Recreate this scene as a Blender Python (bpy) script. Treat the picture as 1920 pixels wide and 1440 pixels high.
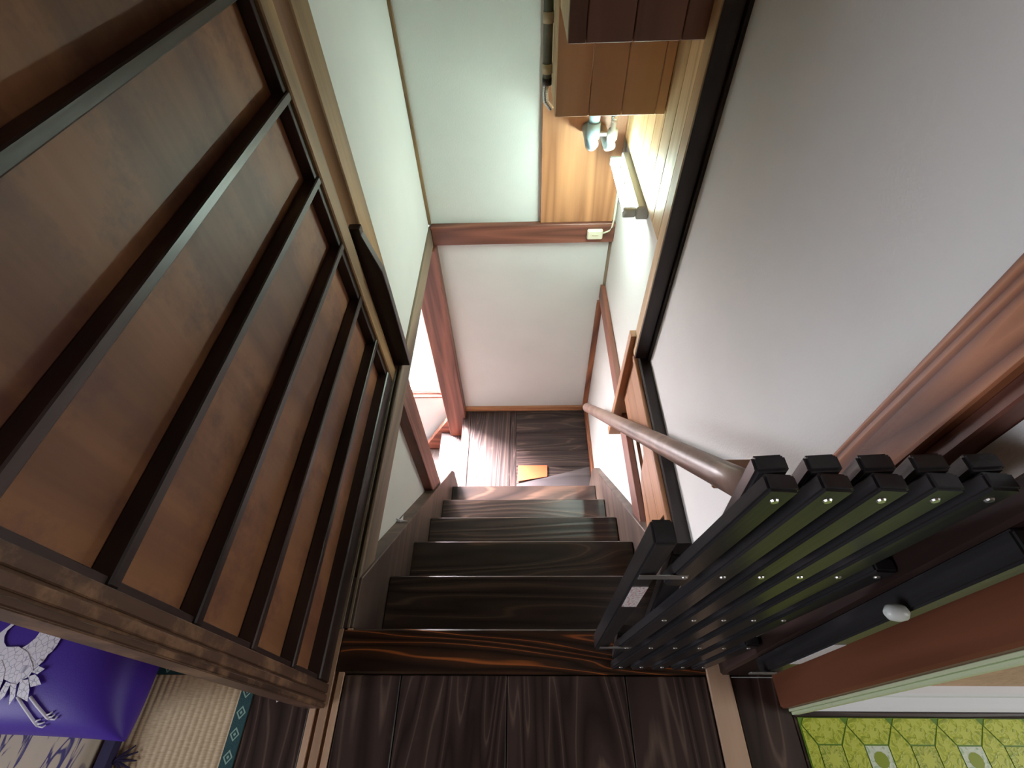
import bpy, bmesh, math, random
from mathutils import Vector, Matrix
random.seed(7)
for o in list(bpy.data.objects): bpy.data.objects.remove(o)
scene = bpy.context.scene
COL = scene.collection

# ------------------------------------------------------------------ camera
F_PX, PITCH, YAW, ROLL, CAM_H = 902.88, 0.8896, -0.0447, 0.0472, 1.1673
cF = Vector((math.sin(YAW)*math.cos(PITCH), math.cos(YAW)*math.cos(PITCH), -math.sin(PITCH)))
cR0 = Vector((math.cos(YAW), -math.sin(YAW), 0)); cD0 = cF.cross(cR0)
cR = cR0*math.cos(ROLL)+cD0*math.sin(ROLL); cD = -cR0*math.sin(ROLL)+cD0*math.cos(ROLL)
cC = Vector((0, 0, CAM_H))
cam_d = bpy.data.cameras.new('camera'); cam = bpy.data.objects.new('camera', cam_d); COL.objects.link(cam)
cam_d.sensor_fit = 'HORIZONTAL'; cam_d.sensor_width = 36; cam_d.lens = F_PX*36/1920
cam_d.clip_start = .02
m = Matrix.Identity(4)
for i in range(3): m[i][0], m[i][1], m[i][2], m[i][3] = cR[i], -cD[i], -cF[i], cC[i]
cam.matrix_world = m
scene.camera = cam
def on(x, y, ax, val):
    v = cF+cR*((x-960)/F_PX)+cD*((y-720)/F_PX); k = 'XYZ'.index(ax)
    return cC+v*((val-cC[k])/v[k])

# ------------------------------------------------------------------ world, daylight, exposure
world = bpy.data.worlds.new('world'); scene.world = world; world.use_nodes = True
bg = world.node_tree.nodes['Background']
bg.inputs[0].default_value = (.97, .98, 1, 1); bg.inputs[1].default_value = 1.6
def area(name, loc, target, sx, sy, power, col):
    l = bpy.data.lights.new(name, 'AREA'); l.shape = 'RECTANGLE'; l.size = sx; l.size_y = sy; l.energy = power; l.color = col
    o = bpy.data.objects.new(name, l); COL.objects.link(o); o.location = loc
    o.rotation_euler = (Vector(target)-Vector(loc)).to_track_quat('-Z', 'Y').to_euler()
    return o
area('daylight_left_room', (-3.25, -1.55, 1.35), (0, -.3, .6), 1.5, 1.5, 62, (.87, .91, 1))
area('daylight_right_room', (2.55, -.5, 1.35), (.8, -.4, .2), .9, 1.5, 21, (.97, 1, .96))
area('daylight_hall_window', (-.95, 2.06, -.78), (-.7, 1.2, -1.5), .8, .8, 210, (1, .91, .94))
area('sunlit_sky_hall_window', (-1.6, 2.6, .2), (-.25, 1.4, -1.37), .6, .6, 2600, (1, .88, .93))
scene.view_settings.view_transform = 'Standard'
scene.view_settings.look = 'None'
scene.view_settings.exposure = 0.0
scene.view_settings.gamma = 1.0
scene.view_settings.use_curve_mapping = False

# ------------------------------------------------------------------ materials
def lin(r, g, b):
    f = lambda c: (c/255/12.92) if c/255 <= .04045 else ((c/255+.055)/1.055)**2.4
    return (f(r), f(g), f(b), 1)
class NT:
    def __init__(s, name):
        s.m = bpy.data.materials.new(name); s.m.use_nodes = True; s.t = s.m.node_tree; s.n = s.t.nodes; s.b = s.n['Principled BSDF']
    def new(s, typ, **kw):
        n = s.n.new(typ)
        for k, v in kw.items(): setattr(n, k, v)
        return n
    def l(s, a, b): s.t.links.new(a, b)
def ramp(T, stops):
    r = T.new('ShaderNodeValToRGB'); e = r.color_ramp.elements
    while len(e) < len(stops): e.new(.5)
    for i, (p, c) in enumerate(stops): e[i].position = p; e[i].color = c
    return r
def plain(name, col, rough=.5, metal=0, var=.0, vscale=8, bump=0, bscale=60, emit=None, spec=.5):
    T = NT(name); T.b.inputs['Roughness'].default_value = rough; T.b.inputs['Metallic'].default_value = metal
    T.b.inputs['Specular IOR Level'].default_value = spec
    c = lin(*col); T.b.inputs['Base Color'].default_value = c
    if emit:
        T.b.inputs['Emission Color'].default_value = lin(*emit[0]); T.b.inputs['Emission Strength'].default_value = emit[1]
    tc = T.new('ShaderNodeTexCoord')
    if var:
        n = T.new('ShaderNodeTexNoise'); n.inputs['Scale'].default_value = vscale; n.inputs['Detail'].default_value = 5
        T.l(tc.outputs['Object'], n.inputs['Vector'])
        lo = tuple(max(0, x*(1-var)) for x in c[:3])+(1,); hi = tuple(min(1, x*(1+var*.6)) for x in c[:3])+(1,)
        r = ramp(T, [(.3, lo), (.7, hi)]); T.l(n.outputs['Fac'], r.inputs[0]); T.l(r.outputs[0], T.b.inputs['Base Color'])
    if bump:
        n2 = T.new('ShaderNodeTexNoise'); n2.inputs['Scale'].default_value = bscale; n2.inputs['Detail'].default_value = 4
        T.l(tc.outputs['Object'], n2.inputs['Vector'])
        bp = T.new('ShaderNodeBump'); bp.inputs['Strength'].default_value = bump; bp.inputs['Distance'].default_value = .01
        T.l(n2.outputs['Fac'], bp.inputs['Height']); T.l(bp.outputs[0], T.b.inputs['Normal'])
    return T.m
def wood(name, dark, light, grain='Y', rough=.45, bands=26, dist=5, lines=None, wear=None, wear_amt=.6, fine=.35, bump=.12, mid=.5, stretch=.1):
    """stained timber: distorted growth bands plus fine fibres along one axis, each board offset at random"""
    T = NT(name); T.b.inputs['Roughness'].default_value = rough
    tc = T.new('ShaderNodeTexCoord'); oi = T.new('ShaderNodeObjectInfo')
    off = T.new('ShaderNodeVectorMath', operation='SCALE'); cx = T.new('ShaderNodeCombineXYZ')
    for i in range(3): T.l(oi.outputs['Random'], cx.inputs[i])
    T.l(cx.outputs[0], off.inputs[0]); off.inputs['Scale'].default_value = 7.3
    ad = T.new('ShaderNodeVectorMath', operation='ADD'); T.l(tc.outputs['Object'], ad.inputs[0]); T.l(off.outputs[0], ad.inputs[1])
    mp = T.new('ShaderNodeMapping'); sc = [1, 1, 1]; sc['XYZ'.index(grain)] = stretch; mp.inputs['Scale'].default_value = sc
    T.l(ad.outputs[0], mp.inputs['Vector'])
    n = T.new('ShaderNodeTexNoise'); n.inputs['Scale'].default_value = 4; n.inputs['Detail'].default_value = 3; n.inputs['Distortion'].default_value = .6
    T.l(mp.outputs[0], n.inputs['Vector'])
    mm = T.new('ShaderNodeMath', operation='MULTIPLY'); mm.inputs[1].default_value = bands; T.l(n.outputs['Fac'], mm.inputs[0])
    sn = T.new('ShaderNodeMath', operation='PINGPONG'); sn.inputs[1].default_value = 1; T.l(mm.outputs[0], sn.inputs[0])
    f = T.new('ShaderNodeTexNoise'); f.inputs['Scale'].default_value = 130; f.inputs['Detail'].default_value = 3
    mp2 = T.new('ShaderNodeMapping'); sc2 = [1, 1, 1]; sc2['XYZ'.index(grain)] = .03; mp2.inputs['Scale'].default_value = sc2
    T.l(ad.outputs[0], mp2.inputs['Vector']); T.l(mp2.outputs[0], f.inputs['Vector'])
    mx = T.new('ShaderNodeMix'); mx.data_type = 'FLOAT'; mx.inputs[0].default_value = fine
    T.l(sn.outputs[0], mx.inputs[2]); T.l(f.outputs['Fac'], mx.inputs[3])
    if lines:
        r = ramp(T, [(.1, lin(*dark)), (.62, lin(*light)), (.78, lin(*light)), (.92, lin(*lines))])
    else: r = ramp(T, [(.12, lin(*dark)), (.88, lin(*light))])
    T.l(mx.outputs[0], r.inputs[0])
    hs = T.new('ShaderNodeHueSaturation'); T.l(r.outputs[0], hs.inputs['Color'])
    mr = T.new('ShaderNodeMapRange'); mr.inputs[3].default_value = .82; mr.inputs[4].default_value = 1.18
    T.l(oi.outputs['Random'], mr.inputs[0]); T.l(mr.outputs[0], hs.inputs['Value'])
    colout = hs.outputs[0]
    if wear:
        w = T.new('ShaderNodeTexNoise'); w.inputs['Scale'].default_value = 9; w.inputs['Detail'].default_value = 9; w.inputs['Roughness'].default_value = .7
        T.l(ad.outputs[0], w.inputs['Vector'])
        wr = ramp(T, [(mid, (0, 0, 0, 1)), (min(1, mid+.14), (wear_amt,)*3+(1,))]); T.l(w.outputs['Fac'], wr.inputs[0])
        mc = T.new('ShaderNodeMix'); mc.data_type = 'RGBA'; T.l(wr.outputs[0], mc.inputs[0]); T.l(colout, mc.inputs[6]); mc.inputs[7].default_value = lin(*wear)
        colout = mc.outputs[2]
    T.l(colout, T.b.inputs['Base Color'])
    bp = T.new('ShaderNodeBump'); bp.inputs['Strength'].default_value = bump; bp.inputs['Distance'].default_value = .004
    T.l(mx.outputs[0], bp.inputs['Height']); T.l(bp.outputs[0], T.b.inputs['Normal'])
    return T.m

M = {}
M['plaster'] = plain('white_plaster', (226, 226, 224), .9, var=.05, vscale=3, bump=.08, bscale=220)
M['plaster_old'] = plain('aged_plaster', (222, 224, 220), .9, var=.07, vscale=2.2, bump=.1, bscale=180)
M['beige_wall'] = plain('beige_wallpaper', (208, 172, 146), .9, var=.12, vscale=14, bump=.5, bscale=70)
M['stop'] = plain('cream_with_green_reflection', (208, 220, 184), .4)  # green light reflected off the mat is put into the cream stops' colour
M['white_vinyl'] = plain('white_vinyl', (228, 230, 236), .35)
M['tan_wall'] = plain('tan_sand_plaster', (150, 130, 100), .95, var=.08, vscale=5)
M['ceiling'] = plain('ceiling_board', (120, 92, 64), .9, var=.05)
for g in 'XYZ':
    M['floor_dark'+g] = wood('dark_floor_timber_'+g, (36, 26, 25), (60, 46, 43), g, .36, 46, 5, lines=(96, 78, 70), fine=.18, wear=(112, 96, 88), wear_amt=.35, mid=.62)
    M['stair_dark'+g] = wood('dark_stair_timber_'+g, (34, 24, 21), (58, 43, 37), g, .33, 44, 5, lines=(92, 70, 58), fine=.18)
    M['aged'+g] = wood('aged_brown_timber_'+g, (106, 80, 50), (158, 124, 82), g, .55, 14)
    M['redwood'+g] = wood('reddish_timber_'+g, (90, 50, 40), (142, 88, 70), g, .5, 16)
    M['pine'+g] = wood('orange_pine_'+g, (140, 92, 62), (184, 132, 94), g, .45, 14, fine=.25)
    M['pale_pine'+g] = wood('pale_pine_'+g, (180, 146, 102), (214, 182, 138), g, .5, 12, fine=.25)
    M['batten'+g] = wood('bare_pinkish_pine_'+g, (172, 136, 110), (206, 172, 146), g, .55, 10, fine=.3)
    M['string'+g] = wood('grey_brown_stringer_'+g, (56, 43, 37), (98, 80, 68), g, .5, 12)
    M['jamb'+g] = wood('brown_jamb_timber_'+g, (84, 46, 32), (126, 76, 54), g, .4, 12, fine=.2)
    M['brown'+g] = wood('warm_brown_timber_'+g, (98, 54, 36), (164, 104, 70), g, .5, 60, fine=.2, stretch=.05)
    M['black'+g] = wood('dark_stained_timber_'+g, (30, 20, 19), (52, 37, 34), g, .38, 18)
    M['sill'+g] = wood('grey_brown_sill_timber_'+g, (84, 70, 58), (136, 118, 98), g, .6, 12)
M['stile_wornZ'] = wood('worn_dark_stile', (52, 36, 30), (88, 62, 48), 'Z', .5, 10, wear=(150, 112, 84), wear_amt=.75, mid=.5)
M['railY'] = wood('pinkish_brown_rail_timber', (112, 84, 74), (164, 134, 120), 'Y', .4, 9, fine=.4)
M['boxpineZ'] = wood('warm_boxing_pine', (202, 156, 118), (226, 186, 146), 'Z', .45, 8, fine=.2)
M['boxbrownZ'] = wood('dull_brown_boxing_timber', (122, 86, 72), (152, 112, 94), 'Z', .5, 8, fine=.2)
M['nosing'] = wood('worn_nosing_timber', (30, 20, 15), (58, 36, 25), 'X', .3, 40, 6, lines=(150, 84, 42), fine=.12, bump=.2, stretch=.2)
M['door_panel'] = wood('brown_door_veneer', (100, 60, 40), (142, 94, 60), 'Z', .55, 5, 3, fine=.3, bump=.05, wear=(84, 46, 42), mid=.5, wear_amt=.6)
M['gate'] = wood('black_painted_gate_wood', (36, 34, 36), (62, 60, 62), 'Z', .3, 10, fine=.6)
M['metal'] = plain('dull_metal', (196, 196, 200), .3, .8)
M['steel'] = plain('bright_rivet', (225, 225, 225), .25, .9)
M['paper'] = plain('white_paper', (228, 222, 228), .7)
M['pvc_blue'] = plain('pale_blue_pvc', (168, 196, 206), .35)
M['pvc_white'] = plain('white_pvc', (220, 224, 222), .35)
M['lagging'] = plain('grey_pipe_wrap', (112, 114, 102), .75, var=.25, vscale=30)
M['tape'] = plain('cream_tape', (204, 190, 160), .6)
M['lamp_grey'] = plain('grey_lamp_housing', (192, 200, 200), .5)
M['tube'] = plain('lit_tube', (255, 255, 255), .4, emit=((226, 255, 243), 150))
M['cream_plastic'] = plain('cream_plastic', (222, 216, 190), .45)
M['orange_card'] = plain('orange_card', (190, 82, 40), .55, var=.08, vscale=20)
M['grey_board'] = wood('grey_stained_board', (62, 56, 58), (92, 84, 84), 'X', .45, 20)
M['cloth_border'] = plain('teal_brocade', (44, 84, 90), .85, bump=.3, bscale=400)
M['cloth_motif'] = plain('pale_brocade_thread', (150, 186, 176), .8)
M['purple'] = plain('purple_satin', (66, 34, 158), .5, var=.12, vscale=4, bump=.05, bscale=500)
M['purple_dark'] = plain('dark_purple_cloth', (46, 38, 78), .8)
M['alu'] = plain('pale_aluminium', (226, 214, 216), .35, .2)
M['foliage'] = plain('garden_foliage', (120, 150, 90), .7, var=.3)
# embroidered silk with thin feather outlines
T = NT('white_embroidery'); T.b.inputs['Roughness'].default_value = .6
tc = T.new('ShaderNodeTexCoord'); vo = T.new('ShaderNodeTexVoronoi', feature='DISTANCE_TO_EDGE'); vo.inputs['Scale'].default_value = 105
T.l(tc.outputs['Object'], vo.inputs['Vector']); r = ramp(T, [(.0, lin(150, 146, 176)), (.06, lin(238, 236, 250))])
T.l(vo.outputs['Distance'], r.inputs[0]); T.l(r.outputs[0], T.b.inputs['Base Color']); M['embroidery'] = T.m
M['thread'] = plain('white_thread', (232, 230, 246), .6)
# printed cream cloth with purple brush pattern
T = NT('printed_cream_cloth'); T.b.inputs['Roughness'].default_value = .85
tc = T.new('ShaderNodeTexCoord'); mp = T.new('ShaderNodeMapping'); mp.inputs['Scale'].default_value = (14, 5, 5); mp.inputs['Rotation'].default_value = (0, 0, .6)
n = T.new('ShaderNodeTexNoise'); n.inputs['Scale'].default_value = 2.2; n.inputs['Detail'].default_value = 2; n.inputs['Distortion'].default_value = 1.4
T.l(tc.outputs['Object'], mp.inputs['Vector']); T.l(mp.outputs[0], n.inputs['Vector'])
r = ramp(T, [(.0, lin(214, 200, 176)), (.52, lin(208, 194, 172)), (.56, lin(84, 76, 120)), (.62, lin(70, 64, 124)), (.66, lin(206, 192, 170))])
T.l(n.outputs['Fac'], r.inputs[0]); T.l(r.outputs[0], T.b.inputs['Base Color']); M['print_cloth'] = T.m
# woven rush
T = NT('woven_rush'); T.b.inputs['Roughness'].default_value = .75
tc = T.new('ShaderNodeTexCoord'); mp = T.new('ShaderNodeMapping'); mp.inputs['Scale'].default_value = (60, 700, 1)
n = T.new('ShaderNodeTexNoise'); n.inputs['Scale'].default_value = 1; n.inputs['Detail'].default_value = 2
T.l(tc.outputs['Object'], mp.inputs['Vector']); T.l(mp.outputs[0], n.inputs['Vector'])
r = ramp(T, [(.3, lin(200, 176, 142)), (.7, lin(232, 212, 180))]); T.l(n.outputs['Fac'], r.inputs[0]); T.l(r.outputs[0], T.b.inputs['Base Color']); M['rush'] = T.m
# vinyl mat panels with an embossed leafy print
def mat_print(name, a, b, c, sc):
    T = NT(name); T.b.inputs['Roughness'].default_value = .3
    tc = T.new('ShaderNodeTexCoord'); n = T.new('ShaderNodeTexNoise'); n.inputs['Scale'].default_value = sc; n.inputs['Detail'].default_value = 2; n.inputs['Distortion'].default_value = 2.2
    T.l(tc.outputs['Object'], n.inputs['Vector'])
    r = ramp(T, [(.38, lin(*a)), (.47, lin(*b)), (.53, lin(*a)), (.6, lin(*c))]); T.l(n.outputs['Fac'], r.inputs[0]); T.l(r.outputs[0], T.b.inputs['Base Color'])
    bp = T.new('ShaderNodeBump'); bp.inputs['Strength'].default_value = .3; bp.inputs['Distance'].default_value = .002
    T.l(n.outputs['Fac'], bp.inputs['Height']); T.l(bp.outputs[0], T.b.inputs['Normal'])
    return T.m
M['mat_base'] = plain('mat_dark_green', (104, 146, 44), .35)
M['mat_hex'] = mat_print('mat_yellow_green_print', (176, 190, 62), (206, 214, 92), (150, 166, 44), 55)
M['mat_sq'] = mat_print('mat_olive_square_print', (164, 178, 66), (204, 212, 104), (136, 158, 52), 90)
M['mat_white'] = mat_print('mat_white_square_print', (206, 222, 200), (222, 232, 216), (170, 200, 160), 70)
M['mat_leaf'] = plain('mat_leaf_green', (142, 160, 38), .35)
M['mat_light'] = plain('mat_light_yellow', (198, 208, 88), .35)
# sticker with rows of small print
T = NT('printed_sticker'); T.b.inputs['Roughness'].default_value = .5
tc = T.new('ShaderNodeTexCoord'); n = T.new('ShaderNodeTexNoise'); n.inputs['Scale'].default_value = 320
T.l(tc.outputs['Object'], n.inputs['Vector']); r = ramp(T, [(.52, lin(232, 226, 230)), (.6, lin(206, 140, 150))]); T.l(n.outputs['Fac'], r.inputs[0]); T.l(r.outputs[0], T.b.inputs['Base Color']); M['sticker'] = T.m
# window glass
T = NT('window_glass'); g = T.new('ShaderNodeBsdfGlossy'); g.inputs['Roughness'].default_value = .02
tr = T.new('ShaderNodeBsdfTransparent'); tr.inputs[0].default_value = (.95, .96, .96, 1); mx = T.new('ShaderNodeMixShader'); mx.inputs[0].default_value = .06
T.l(tr.outputs[0], mx.inputs[1]); T.l(g.outputs[0], mx.inputs[2]); T.l(mx.outputs[0], T.n['Material Output'].inputs['Surface']); M['glass'] = T.m

# ------------------------------------------------------------------ builders
WL = {}
def link(o, loc, parent=None):
    COL.objects.link(o); loc = Vector(loc); WL[o.name] = loc
    if parent is not None: o.parent = parent; o.location = loc-WL[parent.name]
    else: o.location = loc
    return o
def tag(o, label=None, cat=None, group=None, kind=None):
    if label: o['label'] = label
    if cat: o['category'] = cat
    if group: o['group'] = group
    if kind: o['kind'] = kind
    return o
def thing(name, loc, label, cat, group=None, kind=None):
    o = bpy.data.objects.new(name, None); o.empty_display_size = .05; link(o, loc)
    return tag(o, label, cat, group, kind)
def from_bm(name, bm, mat, loc, parent=None, smooth=False):
    me = bpy.data.meshes.new(name); bm.normal_update(); bm.to_mesh(me); bm.free()
    if smooth:
        for p in me.polygons: p.use_smooth = True
    for mm in (mat if isinstance(mat, (list, tuple)) else [mat]): me.materials.append(M[mm])
    return link(bpy.data.objects.new(name, me), loc, parent)
def box(name, x0, x1, y0, y1, z0, z1, mat, parent=None, bevel=.0015):
    bm = bmesh.new(); bmesh.ops.create_cube(bm, size=1)
    sx, sy, sz = x1-x0, y1-y0, z1-z0
    for v in bm.verts: v.co = Vector((v.co.x*sx, v.co.y*sy, v.co.z*sz))
    b = min(bevel, .3*min(sx, sy, sz))
    if b > 1e-5: bmesh.ops.bevel(bm, geom=bm.edges[:], offset=b, segments=1, affect='EDGES')
    return from_bm(name, bm, mat, ((x0+x1)/2, (y0+y1)/2, (z0+z1)/2), parent)
def prism(name, pts, axis, a, b, mat, parent=None, bevel=.001):
    """outline pts in the plane perpendicular to axis, extruded from a to b; pts are (X,Y),(X,Z) or (Y,Z)"""
    k = 'XYZ'.index(axis); oth = [i for i in range(3) if i != k]
    c = [sum(p[i] for p in pts)/len(pts) for i in (0, 1)]
    mid = (a+b)/2
    def P(p, t):
        v = [0, 0, 0]; v[oth[0]] = p[0]-c[0]; v[oth[1]] = p[1]-c[1]; v[k] = t-mid; return v
    bm = bmesh.new(); A = [bm.verts.new(P(p, a)) for p in pts]; B = [bm.verts.new(P(p, b)) for p in pts]
    n = len(pts); fa = bm.faces.new(A); fb = bm.faces.new(B[::-1])
    for i in range(n): bm.faces.new((A[i], B[i], B[(i+1) % n], A[(i+1) % n]))
    bmesh.ops.recalc_face_normals(bm, faces=bm.faces[:])
    if bevel:
        try: bmesh.ops.bevel(bm, geom=[e for e in bm.edges], offset=bevel, segments=1, affect='EDGES')
        except Exception: pass
    loc = [0, 0, 0]; loc[oth[0]], loc[oth[1]], loc[k] = c[0], c[1], mid
    return from_bm(name, bm, mat, loc, parent)
def tube(name, path, radii, mat, parent=None, seg=14, smooth=True, caps=True):
    path = [Vector(p) for p in path]
    if not isinstance(radii, (list, tuple)): radii = [radii]*len(path)
    org = path[0]; bm = bmesh.new(); rings = []
    up = Vector((0, 0, 1))
    for i, p in enumerate(path):
        d = (path[min(i+1, len(path)-1)]-path[max(i-1, 0)])
        if d.length < 1e-9: d = (path[-1]-path[0])
        d.normalize()
        u = up if abs(d.dot(up)) < .95 else Vector((1, 0, 0))
        s = d.cross(u).normalized(); t = s.cross(d).normalized()
        rings.append([bm.verts.new(p-org+(s*math.cos(a)+t*math.sin(a))*radii[i]) for a in [2*math.pi*j/seg for j in range(seg)]])
    for a, b in zip(rings, rings[1:]):
        for j in range(seg): bm.faces.new((a[j], a[(j+1) % seg], b[(j+1) % seg], b[j]))
    fc = []
    if caps: fc = [bm.faces.new(rings[0][::-1]), bm.faces.new(rings[-1])]
    bmesh.ops.recalc_face_normals(bm, faces=bm.faces[:])
    o = from_bm(name, bm, mat, org, parent, smooth)
    if smooth and caps:
        for p in o.data.polygons:
            if len(p.vertices) == seg: p.use_smooth = False
    return o
def bar(name, p, q, w, t, mat, parent=None, wdir=(1, 0, 0), bevel=.0025):
    """straight bar from p to q, w wide along wdir, t thick across"""
    p, q = Vector(p), Vector(q); L = (q-p).length; z = (q-p).normalized(); x = Vector(wdir); x = (x-z*x.dot(z)).normalized(); y = z.cross(x)
    bm = bmesh.new(); bmesh.ops.create_cube(bm, size=1)
    for v in bm.verts: v.co = Vector((v.co.x*w, v.co.y*t, v.co.z*L))
    bmesh.ops.bevel(bm, geom=bm.edges[:], offset=bevel, segments=2, affect='EDGES')
    R = Matrix((x, y, z)).transposed()
    o = from_bm(name, bm, mat, (p+q)/2, parent)
    o.rotation_euler = R.to_euler()
    return o
def clone(o, loc, parent):
    c = o.copy(); return link(c, loc, parent)

XL, XR, YW, ZF = -.405, .385, 1.843, -1.367
Y0, G, R_ = .249, .186, .2279
TXL, TXR = -.392, .358

# ================================================================== SETTING
S = 'structure'
def structure(o, label, cat): return tag(o, label, cat, kind=S)
# ---- upper landing floor
fl = box('floor', -.39, .52, -2.6, .2, -.12, -.03, 'floor_darkY'); structure(fl, 'dark timber landing floor of lengthwise boards at the stair head', 'floor')
xs = [-.389, -.269, -.046, .199, .3655]
for a, b in zip(xs, xs[1:]): box('plank', a+.0008, b-.0008, -1.8, .160, -.03, 0, 'floor_darkY', fl, .002)
box('nosing_board', -.412, .40, .162, Y0, -.03, .001, 'nosing', fl, .004)
tag(box('batten', .3675, .4140, -1.8, .190, -.03, .004, 'battenY', fl, .002), 'bare pale wooden strip let into the dark floor')
box('edge_board', .4155, .519, -1.8, .1595, -.03, 0, 'floor_darkY', fl, .002)
# ---- left room floor and the sliding door sill
fr = box('floor', -3.3, -.449, -2.6, 1.9, -.11, -.045, 'floor_darkY'); structure(fr, 'sub-floor of the straw-mat room behind the sliding door', 'floor')
box('edge_board', -.572, -.4495, -2.0, 1.0, -.045, .0, 'floor_darkY', fr, .002)
sl = thing('trim_1', (-.42, .5, -.1), 'grooved wooden sill under the sliding door', 'sill', kind=S)
box('sill_beam', -.449, -.400, .25, YW-.0005, -.093, -.012, 'sillY', sl, .003)
box('sill_base', -.449, -.391, -1.8, .2498, -.05, -.012, 'battenY', sl, .002)
for a, b in ((-.449, -.436), (-.424, -.415), (-.407, -.400)): box('track_ridge', a, b, .25, 1.05, -.012, 0, 'sillY', sl, .001)
for a, b in ((-.449, -.437), (-.428, -.412), (-.404, -.391)): box('track_ridge', a, b, -1.8, .2495, -.012, .0, 'battenY', sl, .001)
# ---- right room floor and walls
f2 = box('floor', .52, 2.6, -2.6, .14, -.12, -.002, 'floor_darkX'); structure(f2, 'floor under the green vinyl mat in the right-hand room', 'floor')
w = box('wall_room', .5455, 2.6, .14, .24, -.1, 2.3, 'beige_wall'); structure(w, 'beige crinkled wall above the white skirting', 'wall')
pts = [(.14, .0), (.1005, .0), (.1005, .012), (.106, .016), (.113, .020), (.122, .026), (.124, .036), (.128, .040), (.14, .040)]
structure(box('skirting_shade_strip', .521, 2.6, .0915, .1003, -.001, .006, 'floor_darkX'), 'thin dark strip painting the shade between the green mat and white skirting', 'trim')  # dark timber strip stands in for the shade at the skirting foot
sk = prism('baseboard_room', pts, 'X', .532, 2.6, 'white_vinyl', bevel=0); structure(sk, 'white moulded skirting between the green mat and the beige wall', 'skirting')
# ---- outer walls of the two rooms, each with its window opening
def wall_with_opening(name, x0, x1, y0, y1, oz0, oz1, oy0, oy1, label):
    t = thing(name, ((x0+x1)/2, (y0+y1)/2, 0), label, 'wall', kind=S)
    box('wall_part', x0, x1, y0, oy0, -.1, 2.3, 'tan_wall', t, 0); box('wall_part', x0, x1, oy1, y1, -.1, 2.3, 'tan_wall', t, 0)
    box('wall_part', x0, x1, oy0, oy1, -.1, oz0, 'plaster', t, 0); box('wall_part', x0, x1, oy0, oy1, oz1, 2.3, 'plaster', t, 0)
wall_with_opening('wall_outer_left', -3.4, -3.3, -2.6, 1.9, .6, 2.1, -2.3, -.8, 'outer plaster wall of the straw-mat room with a window opening')
wall_with_opening('wall_outer_right', 2.6, 2.7, -2.6, .3, .6, 2.1, -.95, -.05, 'outer plaster wall of the right-hand room with a window opening')
structure(box('wall_back', -3.4, 2.7, -2.7, -2.6, -.1, 2.3, 'tan_wall'), 'plaster wall behind the landing', 'wall')
structure(box('ceiling', -3.4, 2.7, -2.7, 2.0, 2.3, 2.36, 'ceiling'), 'board ceiling over the upper floor', 'ceiling')
# ---- stairwell walls
structure(box('wall_far', -.41, .50, YW, YW+.1, -1.75, 2.3, 'plaster_old', bevel=0), 'white plaster wall at the far end of the stairwell', 'wall')
structure(box('wall_left', -.52, -.41, 1.145, YW, -.01, 2.3, 'plaster_old', bevel=0), 'white plaster wall beyond the sliding door above the side beam', 'wall')
structure(box('wall_left', -.53, -.440, .20, 1.0, -2.4, -.094, 'plaster_old', bevel=0), 'white plaster panel below the door sill beside the stair', 'wall')
structure(box('wall_right', .391, .50, 1.0502, YW, -1.75, 2.3, 'plaster_old', bevel=0), 'white plaster wall behind the lit lamp', 'wall')
structure(box('wall_right', .400, .50, .3165, 1.05, -.0, 2.3, 'plaster', bevel=0), 'large white wall beside the handrail', 'wall')
structure(box('wall_right', .391, .50, .20, 1.05, -1.75, -.105, 'plaster_old', bevel=0), 'white plaster wall below the threshold beam beside the stair', 'wall')
structure(box('wall_right', .415, .50, .192, .233, 0, 2.3, 'plaster', bevel=0), 'narrow white wall strip between brown post and gate jamb', 'wall')
structure(box('wall_room_left', -3.3, -.53, 1.9, 2.0, -.1, 2.3, 'plaster', bevel=0), 'far plaster wall of the straw-mat room', 'wall')
# ---- posts, beams and trims
def trim(name, *a, label, cat='trim', **k): return tag(box(name, *a, **k), label, cat, kind=S)
trim('trim_2', -.3995, .3905, 1.812, YW-.0005, -.093, 0, 'redwoodX', label='reddish beam across the far wall with a cream box on it', cat='beam', bevel=.003)
trim('trim_3', -.4095, -.398, 1.831, YW-.0005, .001, 2.3, 'agedZ', label='thin brown strip in the upper left wall corner', bevel=.001)
trim('trim_4', -.50, -.405, 1.052, 1.1445, .0, 2.3, 'agedZ', label='tan door post beside the sliding door', cat='post', bevel=.003)
pts = [(-.43, .002), (-.374, .002), (-.372, .30), (-.374, .375), (-.400, .485), (-.400, .505), (-.43, .505)]
tag(prism('trim_5', pts, 'Y', 1.026, 1.0505, 'blackZ', bevel=.0015), 'dark board with a sloped top fixed to the tan post', 'board', kind=S)
trim('trim_6', -.51, -.388, 1.775, 1.842, -1.75, -.094, 'redwoodZ', label='thick reddish corner post beside the bright window', cat='post', bevel=.003)
trim('trim_7', -.52, -.404, .945, 1.06, -1.6, -.094, 'redwoodZ', label='reddish post below the sill, between white panel and window', cat='post', bevel=.003)
p9 = thing('trim_8', (.37, 1.07, 0), 'post with its unlit front painted dark at the end of the large white wall', 'post', kind=S)
box('post', .352, .3995, 1.05, 1.098, .002, 2.3, 'pale_pineZ', p9, .002)
tag(box('shade_facing', .353, .392, 1.042, 1.0495, .002, 2.3, 'blackZ', p9, .002), 'black facing that paints shade on the unlit front of the post')  # black sheet puts the shade of the post's unlit front into colour
box('edge_strip', .3925, .405, 1.030, 1.0495, .002, 2.3, 'blackZ', p9, .002)
trim('trim_9', .366, .4045, .2495, 1.0985, -.104, -.0005, 'blackY', label='dark threshold beam below the large white wall', cat='beam', bevel=.004)
trim('trim_10', .384, .50, .251, .316, 0, 2.3, 'brownZ', label='warm brown post between the large white wall and the gate', cat='post', bevel=.002)
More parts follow.
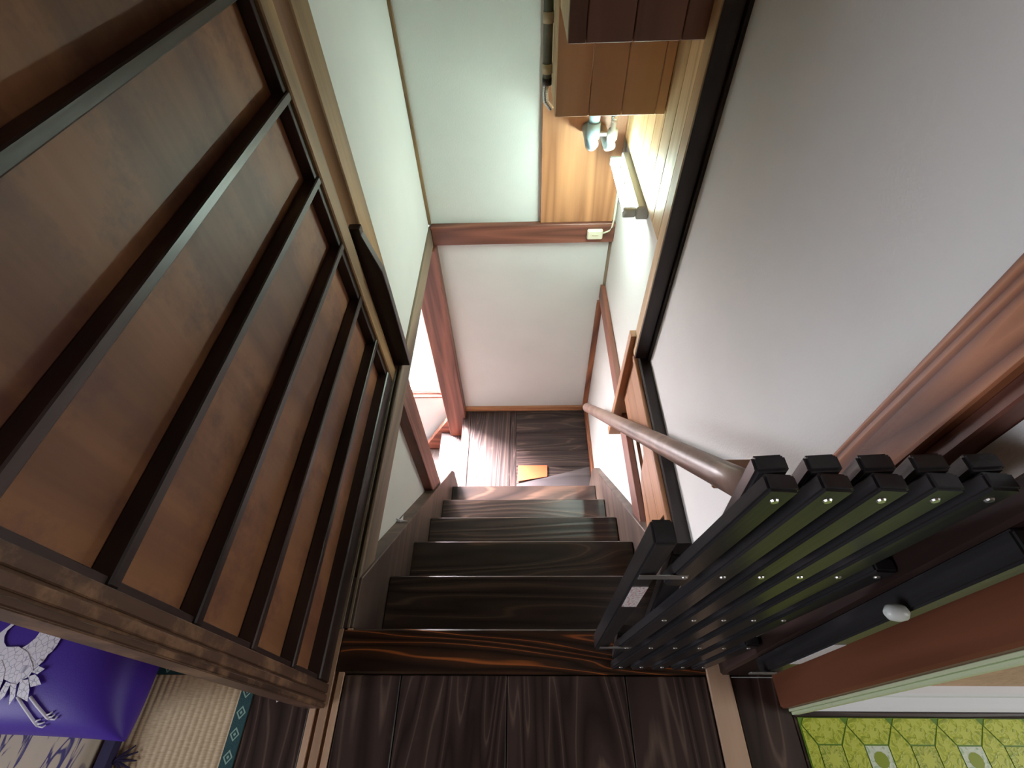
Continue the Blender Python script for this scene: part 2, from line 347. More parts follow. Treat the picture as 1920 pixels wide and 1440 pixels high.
trim('trim_11', .392, .50, .234, .2505, 0, 2.3, 'redwoodZ', label='darker red-brown board beside the warm brown post', cat='post', bevel=.002)
trim('trim_12', .396, .4985, .162, .1915, 0, 2.3, 'blackZ', label='dark jamb board that the folding gate is fixed to', cat='jamb', bevel=.004)
j = thing('trim_13', (.52, .13, 0), 'red-brown door jamb beside the green mat', 'jamb', kind=S)
box('jamb_board', .499, .5445, .105, .1915, 0, 2.3, 'jambZ', j, .004)
box('cream_stop', .514, .531, .100, .1048, .0, 2.3, 'stop', j, .001)
box('cream_stop', .518, .529, .0945, .0998, .0, 2.3, 'stop', j, .001)
trim('trim_14', .368, .3915, .56, 1.842, -.428, -.350, 'redwoodY', label='grey-brown rail along the right wall below the plank panel', cat='rail', bevel=.002)
trim('trim_15', .362, .3905, 1.828, 1.8425, -1.33, -.45, 'brownZ', label='slim brown strip in the far right corner of the lower wall', bevel=.001)
trim('trim_16', .378, .3905, 1.832, 1.8425, -.349, -.094, 'sillZ', label='short grey strip in the far right corner under the beam', bevel=.001)
trim('baseboard_far', -.387, .361, 1.827, 1.8425, ZF, ZF+.037, 'pineX', label='orange-brown baseboard at the foot of the far wall', cat='baseboard')
trim('baseboard_right', .374, .3908, 1.30, 1.826, ZF, ZF+.05, 'brownY', label='brown baseboard at the foot of the right wall', cat='baseboard')
# ---- lower landing
lf = box('floor', -.385, .39, .9, YW, -1.75, ZF-.025, 'stair_darkX'); structure(lf, 'dark timber lower landing at the foot of the stair', 'floor')
box('nosing_board', -.405, -.352, 1.16, 1.8265, ZF-.035, ZF, 'floor_darkY', lf, .004)
box('plank', -.351, -.098, 1.16, 1.8265, ZF-.025, ZF, 'floor_darkY', lf, .002)
box('plank', -.097, -.062, 1.16, 1.8265, ZF-.025, ZF, 'floor_darkY', lf, .002)
ys = [1.16, 1.30, 1.42, 1.53, 1.66, 1.8265]
for a, b in zip(ys, ys[1:]): box('plank', -.061, .389, a+.0006, b-.0006, ZF-.025, ZF, 'floor_darkX', lf, .0015)
tag(prism('grey_board', [(-.06, 1.302), (.372, 1.412), (.372, 1.18), (-.06, 1.18)], 'Z', ZF, ZF+.006, 'grey_board', lf, .001), 'grey board cut at a slant on the landing')
# ---- hall beside the landing
hw = thing('wall_hall', (-1.2, 1.95, -1.3), 'pale plaster hall wall around the bright window', 'wall', kind=S)
WX0, WX1, WZ0, WZ1 = -1.25, -.535, -1.285, -.36
box('wall_part', -2.0, WX0, 1.9, 2.0, -2.8, -.1, 'plaster', hw, 0); box('wall_part', WX1, -.40, 1.9, 2.0, -2.8, -.1, 'plaster', hw, 0)
box('wall_part', WX0, WX1, 1.9, 2.0, -2.8, WZ0, 'plaster', hw, 0); box('wall_part', WX0, WX1, 1.9, 2.0, WZ1, -.1, 'plaster', hw, 0)
structure(box('wall_hall_side', -2.1, -2.0, -.2, 2.0, -2.8, -.1, 'plaster', bevel=0), 'plaster wall on the far side of the hall', 'wall')
structure(box('wall_hall_end', -2.0, -.53, -.2, -.1, -2.8, -.1, 'plaster', bevel=0), 'plaster wall at the near end of the hall', 'wall')
structure(box('floor', -2.0, -.40, -.2, 2.0, -2.85, -2.75, 'floor_darkY', bevel=0), 'hall floor below the landing', 'floor')
wn = thing('window_1', ((WX0+WX1)/2, 1.92, WZ0), 'bright aluminium window beside the reddish corner post', 'window', kind=S)
box('window_sill', WX0, WX1, 1.885, 1.945, WZ0-.012, WZ0+.004, 'redwoodX', wn, .002)
for a, b in ((WX0, WX0+.03), (WX1-.03, WX1)): box('window_frame', a, b, 1.912, 1.95, WZ0+.005, WZ1, 'alu', wn, .002)
for a, b in ((WZ0+.005, WZ0+.022), (WZ0+.024, WZ0+.05), (WZ1-.03, WZ1)): box('window_frame', WX0+.0305, WX1-.0305, 1.912, 1.95, a, b, 'alu', wn, .002)
box('window_lining', WX1-.006, WX1-.0005, 1.888, 1.911, WZ0+.005, WZ1, 'pineZ', wn, .0005)
box('pane', WX0+.031, WX1-.031, 1.929, 1.933, WZ0+.051, WZ1-.031, 'glass', wn, 0)

# ================================================================== STAIRS
st = thing('staircase', (0, .25, ZF), 'steep dark wooden staircase running down to the landing', 'staircase')
nz = lambda y: -(y-Y0)*R_/G
for i in range(1, 6):
    y, z = Y0+i*G, -i*R_
    box('tread', TXL, TXR, y-G-.028, y, z-.03, z, 'stair_darkX', st, .004)
for i in range(0, 6):
    y, z = Y0+i*G, -i*R_
    box('riser', TXL, TXR, y-.034, y-.018, z-R_+.0005, z-.0305, 'stair_darkX', st, .001)
def stringer(x0, x1, mat, yend):
    a = .2505; top = .13
    pts = [(a, min(-.001, nz(a)+top)-.0), (Y0+.11, -.001), (yend-.03, nz(yend-.03)+top), (yend, nz(yend)+top-.03), (yend, max(ZF, nz(yend)-.2)), (yend-.35, max(ZF-.1, nz(yend)-.2)), (a, nz(a)-.45)]
    pts[0] = (a, -.001)
    return prism('stringer', pts, 'X', x0, x1, mat, st, .002)
stringer(-.4395, TXL-.0005, 'stringY', 1.275); stringer(TXR+.0005, .3905, 'stringY', 1.30)

# ---- winding flight down to the hall
ws = thing('hall_stair', (-.5, 1.55, -2.2), 'lower wooden steps turning down from the landing toward the window', 'staircase')
box('tread', -.575, -.39, 1.18, 1.80, -1.60, -1.57, 'floor_darkY', ws, .003); box('riser', -.405, -.389, 1.18, 1.80, -1.57, ZF-.036, 'redwoodY', ws, .001)
box('tread', -.78, -.56, 1.10, 1.80, -1.81, -1.78, 'stair_darkY', ws, .003); box('riser', -.575, -.561, 1.18, 1.80, -1.78, -1.601, 'redwoodY', ws, .001)
box('tread', -1.0, -.765, 1.10, 1.80, -2.02, -1.99, 'stair_darkY', ws, .003)
prism('stringer', [(-.39, -1.34), (-.50, -1.40), (-.85, -1.98), (-1.1, -2.3), (-.8, -2.3), (-.39, -1.75)], 'Y', 1.802, 1.84, 'redwoodX', ws, .002)

# ================================================================== SLIDING DOOR
DX = -.418                                                     # front plane of the frame
dr = thing('sliding_door', (-.44, .55, 0), 'brown panelled sliding door with dark horizontal rails beside the stair', 'door')
pn = box('panel', -.458, -.450, .13, .99, .03, 1.76, 'door_panel', dr, .001)
tag(pn, 'brown veneer panel')
box('stile', -.462, DX, .958, 1.012, .0005, 1.78, 'agedZ', dr, .003)
ns = box('stile', -.462, DX-.004, .100, .143, .0005, 1.78, 'stile_wornZ', dr, .002)
for a, b in ((.1005, .1085), (.1115, .1235), (.1265, .1425)): box('stile_moulding', DX-.0042, DX, a, b, .0008, 1.7795, 'stile_wornZ', ns, .002)
box('bottom_rail', -.462, DX-.002, .1435, .9575, .0005, .055, 'blackY', dr, .003)
box('top_rail', -.462, DX-.002, .1435, .9575, 1.72, 1.78, 'blackY', dr, .003)
for z in [.179+.1605*i for i in range(10)]:
    if z < 1.70: box('rail', -.4495, DX-.003, .1435, .9575, z-.0, z+.016, 'blackY', dr, .002)
# dark inner beads along both stiles
for a, b in ((.943, .9575), (.1435, .153)): box('bead', -.4495, DX-.008, a, b, .0555, 1.7195, 'blackZ', dr, .001)

# ================================================================== RIGHT SIDE: plank panel, handrail, gate
pp = thing('plank_panel', (.37, .8, -.3), 'orange pine plank panel with a wavy lower edge under the threshold beam', 'panel')
def band(t0, t1):                                            # horizontal planks cut by one wavy outline (Y,Z)
    low = [(1.078, -.30), (.98, -.30), (.93, -.285), (.895, -.235), (.86, -.175), (.80, -.125), (.762, -.135), (.742, -.205), (.715, -.228), (.66, -.234), (.60, -.242), (.563, -.249)]
    end = [(.563, -.249), (.549, -.17), (.543, -.112), (.536, -.055), (.533, -.022)]
    ylow = lambda y: next((a[1]+(b[1]-a[1])*(a[0]-y)/(a[0]-b[0]) for a, b in zip(low, low[1:]) if b[0] <= y <= a[0]), -.3)
    yend = lambda z: next((a[0]+(b[0]-a[0])*(z-a[1])/(b[1]-a[1]) for a, b in zip(end, end[1:]) if a[1] <= z <= b[1]), .55)
    N = 44; ysl = [1.078-(1.078-yend(max(t0, -.248)))*i/N for i in range(N+1)]
    bm = bmesh.new(); cols = []
    c = Vector((.366, .8, (t0+t1)/2))
    for y in ysl:
        lo = max(t0, ylow(max(y, .5631))); 
        if y < .563 or y < yend(max(lo, -.248)): pass
        lo = min(lo, t1-.0005)
        ye = y
        row = []
        for x in (.361, .372):
            yt = max(y, yend(t1)) if y > .60 else (y if y > yend(t1) else yend(t1))
            row.append((bm.verts.new(Vector((x, y, lo))-c), bm.verts.new(Vector((x, y+(yend(t1)-yend(max(t0, -.248)))*((1.078-y)/(1.078-ysl[-1])), t1))-c)))
        cols.append(row)
    for a, b in zip(cols, cols[1:]):
        for k in (0, 1): bm.faces.new((a[k][0], b[k][0], b[k][1], a[k][1]))
        bm.faces.new((a[0][0], a[1][0], b[1][0], b[0][0])); bm.faces.new((a[0][1], a[1][1], b[1][1], b[0][1]))
    for e in (cols[0], cols[-1]): bm.faces.new((e[0][0], e[1][0], e[1][1], e[0][1]))
    bmesh.ops.recalc_face_normals(bm, faces=bm.faces[:])
    return from_bm('plank', bm, 'pineY', c, pp)
band(-.112, -.032); band(-.194, -.1135); band(-.2488, -.1955)
box('top_strip', .354, .3725, .50, 1.078, -.031, -.012, 'pineY', pp, .002)
box('end_board', .336, .395, 1.079, 1.110, -.50, .065, 'pineZ', pp, .002)

hr = thing('handrail', (.33, .9, -.3), 'round wooden handrail running down the right wall', 'handrail')
hp1 = on(1101, 764, 'X', .305); hp0 = on(1404, 914, 'X', .305); hp0 = hp0+(hp0-hp1)*.04
tube('rail', [hp0.lerp(hp1, t/12) for t in range(13)], .0225, 'railY', hr, 20)
for t, wx in ((.12, .4),):
    p = hp0.lerp(hp1, t); box('bracket', p.x+.012, wx-.0005, p.y-.02, p.y+.02, p.z-.04, p.z-.006, 'pineY', hr, .003)

gt = thing('folding_gate', (.27, .17, 0), 'black wooden lattice gate folded against the jamb at the stair head', 'gate')
GX0, GP, GY = .186, .0415, .186
rows = [.040, .232, .424, .615, .806]
gx = lambda c, r: GX0+GP*c+(rows[r]-.04)*.013
def lattice(front):
    y = GY-.0085 if front else GY+.0085
    for c in [x*.5 for x in range(-12, 20)]:
        pts = []
        for r in range(5):
            cc = c+(.5*r if front else -.5*r)
            ok = (0 <= cc <= 4 and cc == int(cc)) if r % 2 == 0 else (-.5 <= cc <= 4.5 and cc != int(cc))
            if ok: pts.append((r, cc))
        if len(pts) < 2: continue
        a = Vector((gx(pts[0][1], pts[0][0]), y, rows[pts[0][0]])); b = Vector((gx(pts[-1][1], pts[-1][0]), y, rows[pts[-1][0]]))
        d = (b-a).normalized()
        o = bar('slat', a-d*.032, b+d*.018, .026, .0155, 'gate', gt)
        if front:
            R = o.rotation_euler.to_matrix().inverted()
            for r, cc in pts:
                w = Vector((gx(cc, r), y-.0078, rows[r]))
                bm = bmesh.new(); bmesh.ops.create_cone(bm, cap_ends=True, segments=10, radius1=.0045, radius2=.003, depth=.0025, matrix=Matrix.Rotation(math.pi/2, 4, 'X'))
                me = bpy.data.meshes.new('rivet'); bm.to_mesh(me); bm.free(); me.materials.append(M['steel'])
                rv = bpy.data.objects.new('rivet', me); COL.objects.link(rv); rv.parent = o
                rv.location = R @ (w-(a-d*.032+b+d*.018)/2); rv.rotation_euler = R.to_euler()
lattice(False); lattice(True)
bar('end_post', (.129, GY, .195), (.134, GY, .705), .023, .026, 'gate', gt)
bar('end_post', (.408, GY-.038, .195), (.408, GY-.038, .772), .022, .026, 'gate', gt)
for r in (1, 3):
    z = rows[r]
    a = box('latch_plate', .122, .176, GY-.0165, GY-.0155, z-.0065, z+.0065, 'metal', gt, .0008)
    if r == 1: box('latch_plate', .366, .409, GY-.054, GY-.0515, z-.0065, z+.0065, 'metal', gt, .0008)
    else: tag(tube('rubber_pad', [(.372, GY-.052, z), (.376, GY-.052, z), (.384, GY-.052, z), (.392, GY-.052, z), (.396, GY-.052, z)], [.003, .0075, .009, .0075, .003], 'pvc_white', gt, 14), 'pale oval rubber pad')
tag(box('sticker', .1230, .1420, GY-.0138, GY-.0131, .485, .570, 'sticker', gt, 0), 'white sticker with small red print')
tag(box('sticker', .4005, .4155, GY-.0518, GY-.0512, .31, .45, 'paper', gt, 0), 'plain pale sticker')

# ================================================================== UPPER RIGHT: cladding, boxes, pipes, lamp
cl = thing('wall_cladding', (.38, 1.45, .36), 'pale pine boards cladding the right wall above the lamp', 'cladding')
e = [1.099, 1.175, 1.262, 1.35, 1.44, 1.53, 1.62, 1.71, 1.80, 1.842]
for a, b in zip(e, e[1:]): box('plank', .377, .3905, a+.0014, b-.0014, .352, 2.3, 'pale_pineZ', cl, .0015)
def boxed(name, x0, x1, y0, y1, z0, z1, gro, label, mat):
    t = thing(name, ((x0+x1)/2, (y0+y1)/2, z0), label, 'boxing')
    g = [x0]+gro+[x1]
    for a, b in zip(g, g[1:]): box('plank', a+.0008, b-.0008, y0, y0+.012, z0, z1, mat, t, .0015)
    box('side_board', x0, x0+.012, y0+.0125, y1, z0, z1, 'pale_pineZ', t, .001)
    box('base_board', x0+.0125, x1, y0+.0125, y1, z0+.002, z0+.014, 'pineY', t, .001)
    return t
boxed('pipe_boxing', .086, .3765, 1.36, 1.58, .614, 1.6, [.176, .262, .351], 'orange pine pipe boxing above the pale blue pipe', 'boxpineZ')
boxed('pipe_boxing', .090, .3765, 1.10, 1.359, .853, 1.6, [.125, .215, .308], 'dull brown plank boxing that hangs higher than the orange one', 'boxbrownZ')
tag(box('wall_board', .072, .377, 1.826, 1.8425, .001, 1.6, 'pineZ'), 'orange wooden board on the far wall behind the pipes', 'board')
pb = thing('drain_pipe', (.235, 1.70, .40), 'pale blue plastic drain pipe with an elbow below the boxing', 'pipe')
tube('pipe', [(.236, 1.66, .75), (.236, 1.66, .47)], .017, 'pvc_blue', pb, 18)
tube('elbow', [(.236, 1.66, .475), (.236, 1.66, .425), (.236, 1.668, .402), (.237, 1.69, .388), (.238, 1.75, .386), (.238, 1.825, .386)], .0215, 'pvc_blue', pb, 18)
tube('clamp', [(.25, 1.665, .435), (.281, 1.668, .432)], .007, 'pvc_white', pb, 10)
ph = thing('water_hose', (.305, 1.70, .40), 'white fitting on a ribbed metal hose beside the blue pipe', 'hose')
def ribbed(name, path, r, mat, parent, n):
    path = [Vector(p) for p in path]; segs = []
    L = [0]
    for a, b in zip(path, path[1:]): L.append(L[-1]+(b-a).length)
    def at(s):
        s *= L[-1]
        for i in range(len(path)-1):
            if s <= L[i+1] or i == len(path)-2: return path[i].lerp(path[i+1], (s-L[i])/(L[i+1]-L[i]))
    k = n*4
    return tube(name, [at(i/k) for i in range(k+1)], [r*(1 if i % 4 < 2 else .78) for i in range(k+1)], mat, parent, 12, smooth=False)
ribbed('hose', [(.300, 1.66, .75), (.300, 1.66, .475)], .0105, 'steel', ph, 22)
tube('fitting', [(.300, 1.66, .48), (.300, 1.66, .45), (.301, 1.662, .448), (.300, 1.664, .42), (.297, 1.668, .395), (.294, 1.69, .380), (.292, 1.825, .378)], [.009, .009, .0165, .018, .0195, .016, .016], 'pvc_white', ph, 16)
pl = thing('lagged_pipe', (.07, 1.5, .65), 'grey wrapped pipe with cream bands beside the orange boxing', 'pipe')
tube('pipe', [(.070, 1.5, 1.5), (.070, 1.5, .66)], .0125, 'lagging', pl, 14)
for z in (.80, .685): tube('band', [(.070, 1.5, z+.012), (.070, 1.5, z-.012)], .0145, 'tape', pl, 14)
tube('end_collar', [(.070, 1.5, .662), (.070, 1.5, .645)], .0135, 'black_rubber' if 'black_rubber' in M else 'blackZ', pl, 14)
ribbed('hose', [(.069, 1.5, .65), (.066, 1.5, .625), (.068, 1.5, .603), (.0845, 1.503, .580)], .0085, 'steel', pl, 16)
lp = thing('wall_lamp', (.36, 1.5, .3), 'lit fluorescent tube lamp on the right wall under the cladding', 'lamp')
LY0, LY1 = 1.36, 1.72
box('housing', .352, .3905, LY0, LY1, .300, .346, 'lamp_grey', lp, .004)
for y in (LY0+.004, LY1-.024): box('socket', .312, .3515, y, y+.018, .306, .336, 'lamp_grey', lp, .003)
tb = tube('lamp_tube', [(.326, LY0+.0225, .321), (.326, LY1-.0245, .321)], .0135, 'tube', lp, 16)
tag(tb, 'glowing white tube')
cb = thing('cable_box', (.30, 1.81, -.06), 'small cream cable box on the reddish far beam', 'box')
box('body', .272, .338, 1.793, 1.8118, -.066, -.022, 'cream_plastic', cb, .004)
box('cover_slot', .292, .318, 1.7915, 1.7928, -.046, -.043, 'tape', cb, 0)
tube('cable', [(.336, 1.803, -.042), (.352, 1.803, -.036), (.366, 1.804, -.030), (.375, 1.806, -.012), (.379, 1.807, .02), (.381, 1.807, .30)], .0035, 'cream_plastic', cb, 8)

# ================================================================== SMALL THINGS
tag(prism('orange_card', [(on(972, 873, 'Z', ZF+.006)[:2]), (on(1026, 873, 'Z', ZF+.006)[:2]), (on(1026, 894, 'Z', ZF+.006)[:2]), (on(970, 903, 'Z', ZF+.006)[:2])], 'Z', ZF+.0065, ZF+.010, 'orange_card', bevel=.0005), 'flat orange card lying on the dark lower landing', 'card')
def star(name, c, r, label):
    bm = bmesh.new(); top = bm.verts.new((0, 0, r*.45)); ring = []
    for i in range(10):
        a = i*math.pi/5; rr = r if i % 2 == 0 else r*.38
        ring.append(bm.verts.new((rr*math.cos(a), rr*math.sin(a)*.8, random.uniform(0, .25)*r)))
    for i in range(10): bm.faces.new((top, ring[i], ring[(i+1) % 10]))
    bm.faces.new(ring[::-1])
    o = from_bm(name, bm, 'paper', c); return tag(o, label, 'paper scrap')
sy = .655
star('paper_scrap', (-.425, sy, nz(sy)+.131), .026, 'crumpled star-shaped white scrap on the left stair stringer')
q = [on(518, 1306, 'Z', .001), on(530, 1311, 'Z', .001), on(518, 1317, 'Z', .001)]
tag(prism('paper_scrap', [tuple(p[:2]) for p in q], 'Z', .0002, .0014, 'paper', bevel=0), 'tiny white triangular paper scrap on the dark board by the door', 'paper scrap')

# ================================================================== STRAW-MAT ROOM
def tatami(x0, x1, y0, y1, borders, label):
    t = thing('tatami_mat', ((x0+x1)/2, (y0+y1)/2, -.045), label, 'floor mat')
    bx0, bx1, by0, by1 = x0, x1, y0, y1
    if 'right' in borders: bx1 -= .027
    if 'near' in borders: by0 += .027
    bm = bmesh.new(); pitch = .0135; n = int((bx1-bx0)/pitch*6); c = Vector(((bx0+bx1)/2, (by0+by1)/2, 0)); prev = None
    for i in range(n+1):
        x = bx0+(bx1-bx0)*i/n; z = -.0022+.002*abs(math.sin(math.pi*(x-bx0)/pitch))
        cur = (bm.verts.new(Vector((x, by0, z))-c), bm.verts.new(Vector((x, by1, z))-c))
        if prev: bm.faces.new((prev[0], cur[0], cur[1], prev[1]))
        prev = cur
    s = from_bm('woven_surface', bm, 'rush', c, t, True)
    box('core', x0, x1, y0, y1, -.0445, -.004, 'rush', t, .001)
    def motif(par, x, y):
        a = .0095; k = .0028
        bm = bmesh.new()
        o_ = [(a, 0), (0, a*1.25), (-a, 0), (0, -a*1.25)]; i_ = [(u*.68, v*.68) for u, v in o_]
        A = [bm.verts.new((u, v, 0)) for u, v in o_]; B = [bm.verts.new((u, v, 0)) for u, v in i_]
        for q in range(4): bm.faces.new((A[q], A[(q+1) % 4], B[(q+1) % 4], B[q]))
        C_ = [bm.verts.new((u*.3, v*.3, 0)) for u, v in o_]; bm.faces.new(C_)
        from_bm('diamond_motif', bm, 'cloth_motif', (x, y, .0018), par)
    if 'right' in borders:
        b = box('cloth_border', bx1+.0002, x1, y0, y1, -.003, .0015, 'cloth_border', t, .0006)
        y = y1-.03
        while y > -.25: motif(b, (bx1+x1)/2, y); y -= .036
    if 'near' in borders:
        b = box('cloth_border', x0, x1, y0, by0-.0002, -.003, .0015, 'cloth_border', t, .0006)
        x = x1-.08
        while x > -1.3: motif(b, x, (y0+by0)/2); x -= .04
tatami(-2.4, -.5735, -.75, .1585, ['right'], 'beige straw floor mat with a teal cloth edge along the dark board')
tatami(-2.4, -.5735, .1595, 1.05, ['near'], 'straw floor mat behind the door with its teal edge crosswise')

def pillow(name, x0, x1, y0, y1, z0, z1, mat, parent, pw=5, ex=.42, n=40):
    cx_, cy_ = (x0+x1)/2, (y0+y1)/2; a, b = (x1-x0)/2, (y1-y0)/2; bm = bmesh.new()
    def H(u, v): return ((max(0, 1-abs(u)**pw))*(max(0, 1-abs(v)**pw)))**ex
    g = {}
    zm = z0+(z1-z0)*.35
    for s in (1, -1):
        for i in range(n+1):
            for k in range(n+1):
                u = math.sin((i/n-.5)*math.pi); v = math.sin((k/n-.5)*math.pi)
                edge = i in (0, n) or k in (0, n)
                if s == -1 and edge: g[(s, i, k)] = g[(1, i, k)]; continue
                h = H(u, v); z = zm+(z1-zm)*h if s == 1 else zm-(zm-z0)*min(1, h*1.6)
                pin = 1-.035*(1-abs(u)**2)*(abs(v)**8); pin2 = 1-.035*(1-abs(v)**2)*(abs(u)**8)
                g[(s, i, k)] = bm.verts.new((a*u*pin2, b*v*pin, z-z0))
        for i in range(n):
            for k in range(n):
                f = [g[(s, i, k)], g[(s, i+1, k)], g[(s, i+1, k+1)], g[(s, i, k+1)]]
                if len(set(f)) == 4:
                    try: bm.faces.new(f)
                    except ValueError: pass
    bmesh.ops.recalc_face_normals(bm, faces=bm.faces[:])
    o = from_bm(name, bm, mat, (cx_, cy_, z0), parent, True)
    def zat(x, y):
        u = max(-1, min(1, (x-cx_)/a)); v = max(-1, min(1, (y-cy_)/b)); return zm+(z1-zm)*H(u, v)
    return o, zat
lc = thing('flat_cushion', (-1.15, -.2, 0), 'flat cream cushion with purple print under the purple one', 'cushion')
pillow('cover', -1.55, -.835, -.62, .13, .001, .036, 'print_cloth', lc, 14, .3, 30)
box('edge_band', -.8345, -.803, -.60, .12, .004, .022, 'purple_dark', lc, .006)
for k in range(5):
    a = .3+k*.16
    tube('tassel', [(-.803, .012, .012), (-.795, .014+.003*(k-2), .010), (-.792+.028*math.cos(.5*(k-2)), .014+.028*math.sin(.5*(k-2)), .003)], [.004, .003, .0012], 'purple_dark', lc, 6)
pc = thing('purple_cushion', (-1.1, .32, .03), 'plump purple satin cushion with a white embroidered crane', 'cushion')
CX0, CX1, CY0, CY1, CZ0, CZ1 = -1.36, -.745, .040, .60, .0375, .178
body, zat = pillow('cover', CX0, CX1, CY0, CY1, CZ0, CZ1, 'purple', pc)
def s_at(px, py):                                            # photo pixel to a point on the cushion top
    z = .13
    for _ in range(12):
        p = on(px, py, 'Z', z); z = z*.4+.6*zat(p.x, p.y)
    p.z = zat(p.x, p.y); return p
def stitched(name, crop_pts, mat, lift=.0022):
    pts = [s_at(x/4.8, 1140+y/4.8) for x, y in crop_pts]
    bm = bmesh.new(); c = sum(pts, Vector())/len(pts); c.z = zat(c.x, c.y)
    f = bm.faces.new([bm.verts.new(p) for p in pts])
    bmesh.ops.triangulate(bm, faces=[f])
    bmesh.ops.subdivide_edges(bm, edges=bm.edges[:], cuts=3, use_grid_fill=True)
    for v in bm.verts: v.co.z = zat(v.co.x, v.co.y)+lift; v.co -= c
    bmesh.ops.recalc_face_normals(bm, faces=bm.faces[:])
    if sum(f.normal.z for f in bm.faces) < 0: bmesh.ops.reverse_faces(bm, faces=bm.faces[:])
    return from_bm(name, bm, mat, c, pc, True)
stitched('crane_neck', [(225, 50), (275, 72), (140, 150), (75, 205), (48, 260), (45, 310), (70, 355), (40, 380), (-40, 440), (-70, 330), (0, 232), (80, 170)], 'thread')
stitched('crane_wing', [(425, 125), (480, 160), (560, 180), (640, 205), (640, 240), (560, 265), (525, 330), (480, 390), (440, 420), (395, 490), (350, 520), (310, 560), (260, 480), (180, 375), (260, 330), (330, 270), (380, 200)], 'embroidery')
stitched('crane_body', [(70, 352), (180, 350), (260, 400), (300, 500), (310, 560), (270, 620), (210, 650), (160, 690), (120, 680), (40, 640), (-60, 560), (-60, 440), (40, 380)], 'embroidery', .003)
stitched('crane_wing', [(30, 470), (60, 560), (40, 660), (0, 760), (-70, 780), (-80, 500)], 'embroidery', .0035)
for f in ([(300, 580), (360, 525), (418, 550), (350, 600)], [(270, 620), (330, 600), (360, 630), (385, 690), (290, 715)],
          [(200, 655), (270, 645), (280, 740), (262, 845), (165, 790)], [(110, 680), (165, 690), (150, 800), (95, 880), (105, 790)],
          [(70, 665), (112, 685), (60, 790), (0, 850), (10, 770)], [(350, 470), (400, 480), (360, 525), (310, 545)]):
    stitched('tail_feather', f, 'embroidery', .0038)
def stitch_line(name, cp, r):
    pts = [s_at(x/4.8, 1140+y/4.8)+Vector((0, 0, .002)) for x, y in cp]
    return tube(name, pts, r, 'thread', pc, 6)
for leg, toes in (([(165, 800), (215, 880), (320, 1030), (350, 1062)], [[(320, 1030), (345, 1012), (370, 1005)], [(330, 1045), (380, 1040), (405, 1030)], [(345, 1062), (390, 1075), (415, 1058)]]),
                  ([(280, 800), (340, 880), (430, 985), (455, 1000)], [[(420, 965), (455, 955), (478, 936)], [(435, 985), (475, 980), (498, 960)], [(452, 1000), (500, 1005), (522, 980)]])):
    l = stitch_line('crane_leg', leg, .0026)
    for t in toes: stitch_line('crane_toe', t, .0014)

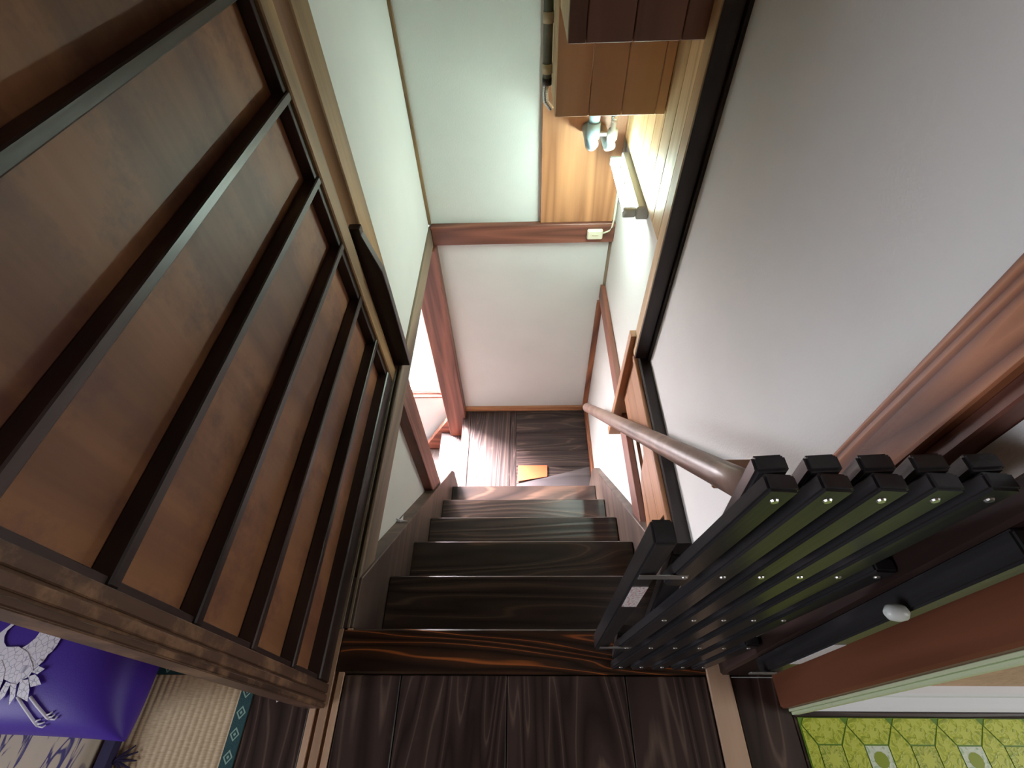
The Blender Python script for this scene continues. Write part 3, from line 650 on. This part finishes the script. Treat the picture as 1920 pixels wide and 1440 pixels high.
# ================================================================== RIGHT-HAND ROOM: vinyl mat
vm = thing('vinyl_mat', (1.2, -.4, 0), 'green vinyl mat with hexagon and square leaf pattern', 'floor mat')
box('mat_base', .527, 2.3, -1.2, .0910, -.0018, .0006, 'mat_base', vm, 0)
P_, A_, Q_ = .0865, .045, .108; GAP = .0013
def flat(name, pts, z0, z1, mat, par, loc=None):
    return prism(name, pts, 'Z', z0, z1, mat, par, 0)
def inset(pts, d):
    cx_ = sum(p[0] for p in pts)/len(pts); cy_ = sum(p[1] for p in pts)/len(pts)
    out = []
    for x, y in pts:
        L = math.hypot(x-cx_, y-cy_); out.append((cx_+(x-cx_)*(1-d*1.3/L), cy_+(y-cy_)*(1-d*1.3/L)))
    return out
def clip_ok(pts): return min(p[0] for p in pts) > .50 and max(p[0] for p in pts) < 1.7
def clipped(pts):                                            # cut a cell at the mat edges
    def cut(ps, k, lim, keep_less):
        out = []
        for a, b in zip(ps, ps[1:]+ps[:1]):
            ia = (a[k] < lim) == keep_less; ib = (b[k] < lim) == keep_less
            if ia: out.append(a)
            if ia != ib:
                t = (lim-a[k])/(b[k]-a[k]); out.append((a[0]+(b[0]-a[0])*t, a[1]+(b[1]-a[1])*t))
        return out
    ps = cut(pts, 0, .529, False)
    if len(ps) > 2: ps = cut(ps, 1, .0898, True)
    return ps if len(ps) > 2 else None
def leaf(par, cx_, cy_, r, rot, mat, n=7, ecc=.5):
    pts = []
    for i in range(2*n):
        a = rot+i*math.pi/n; rr = r*(1 if i % 2 == 0 else ecc); pts.append((cx_+rr*math.cos(a), cy_+rr*math.sin(a)))
    if clipped(pts) is None: return
    pts = clipped(pts)
    prism('printed_leaf', pts, 'Z', .0020, .0023, mat, par, 0)
MX, MY = .5725, .0255
for i in range(-1, 10):
    for k in range(-2, 1):
        cx_, cy_ = MX+i*P_, MY+k*Q_; h = A_/2
        cells = [('square_panel', [(cx_-h, cy_-h), (cx_+h, cy_-h), (cx_+h, cy_+h), (cx_-h, cy_+h)], 'mat_white' if (i+k) % 2 else 'mat_sq'),
                 ('hexagon_panel', [(cx_-h, cy_+h), (cx_+h, cy_+h), (cx_+P_/2, cy_+Q_/2), (cx_+h, cy_+Q_-h), (cx_-h, cy_+Q_-h), (cx_-P_/2, cy_+Q_/2)], 'mat_hex'),
                 ('hexagon_panel', [(cx_+h, cy_-h), (cx_+P_/2, cy_-Q_/2), (cx_+P_-h, cy_-h), (cx_+P_-h, cy_+h), (cx_+P_/2, cy_+Q_/2), (cx_+h, cy_+h)], 'mat_hex')]
        for nm, pts, mt in cells:
            c2 = clipped(inset(pts, GAP))
            if not c2: continue
            o = prism(nm, c2, 'Z', .0006, .0019, mt, vm, 0)
            mx_ = sum(p[0] for p in pts)/len(pts); my_ = sum(p[1] for p in pts)/len(pts)
            if nm == 'square_panel':
                if mt == 'mat_white': leaf(o, mx_, my_, .013, .2, 'mat_leaf', 12, .96)
                else: leaf(o, mx_, my_, .016, .2, 'mat_light', 8, .55); 
            elif abs(mx_-cx_) < 1e-6: [leaf(o, mx_+d, my_+e_, .0115, math.pi/2+d*20, 'mat_light', 5, .5) for d, e_ in ((0, .006), (-.019, -.003), (.019, -.003), (0, -.014))]
            else: [leaf(o, mx_, my_+e_, .0095, math.pi/2, 'mat_light', 5, .5) for e_ in (-.022, 0, .022)]
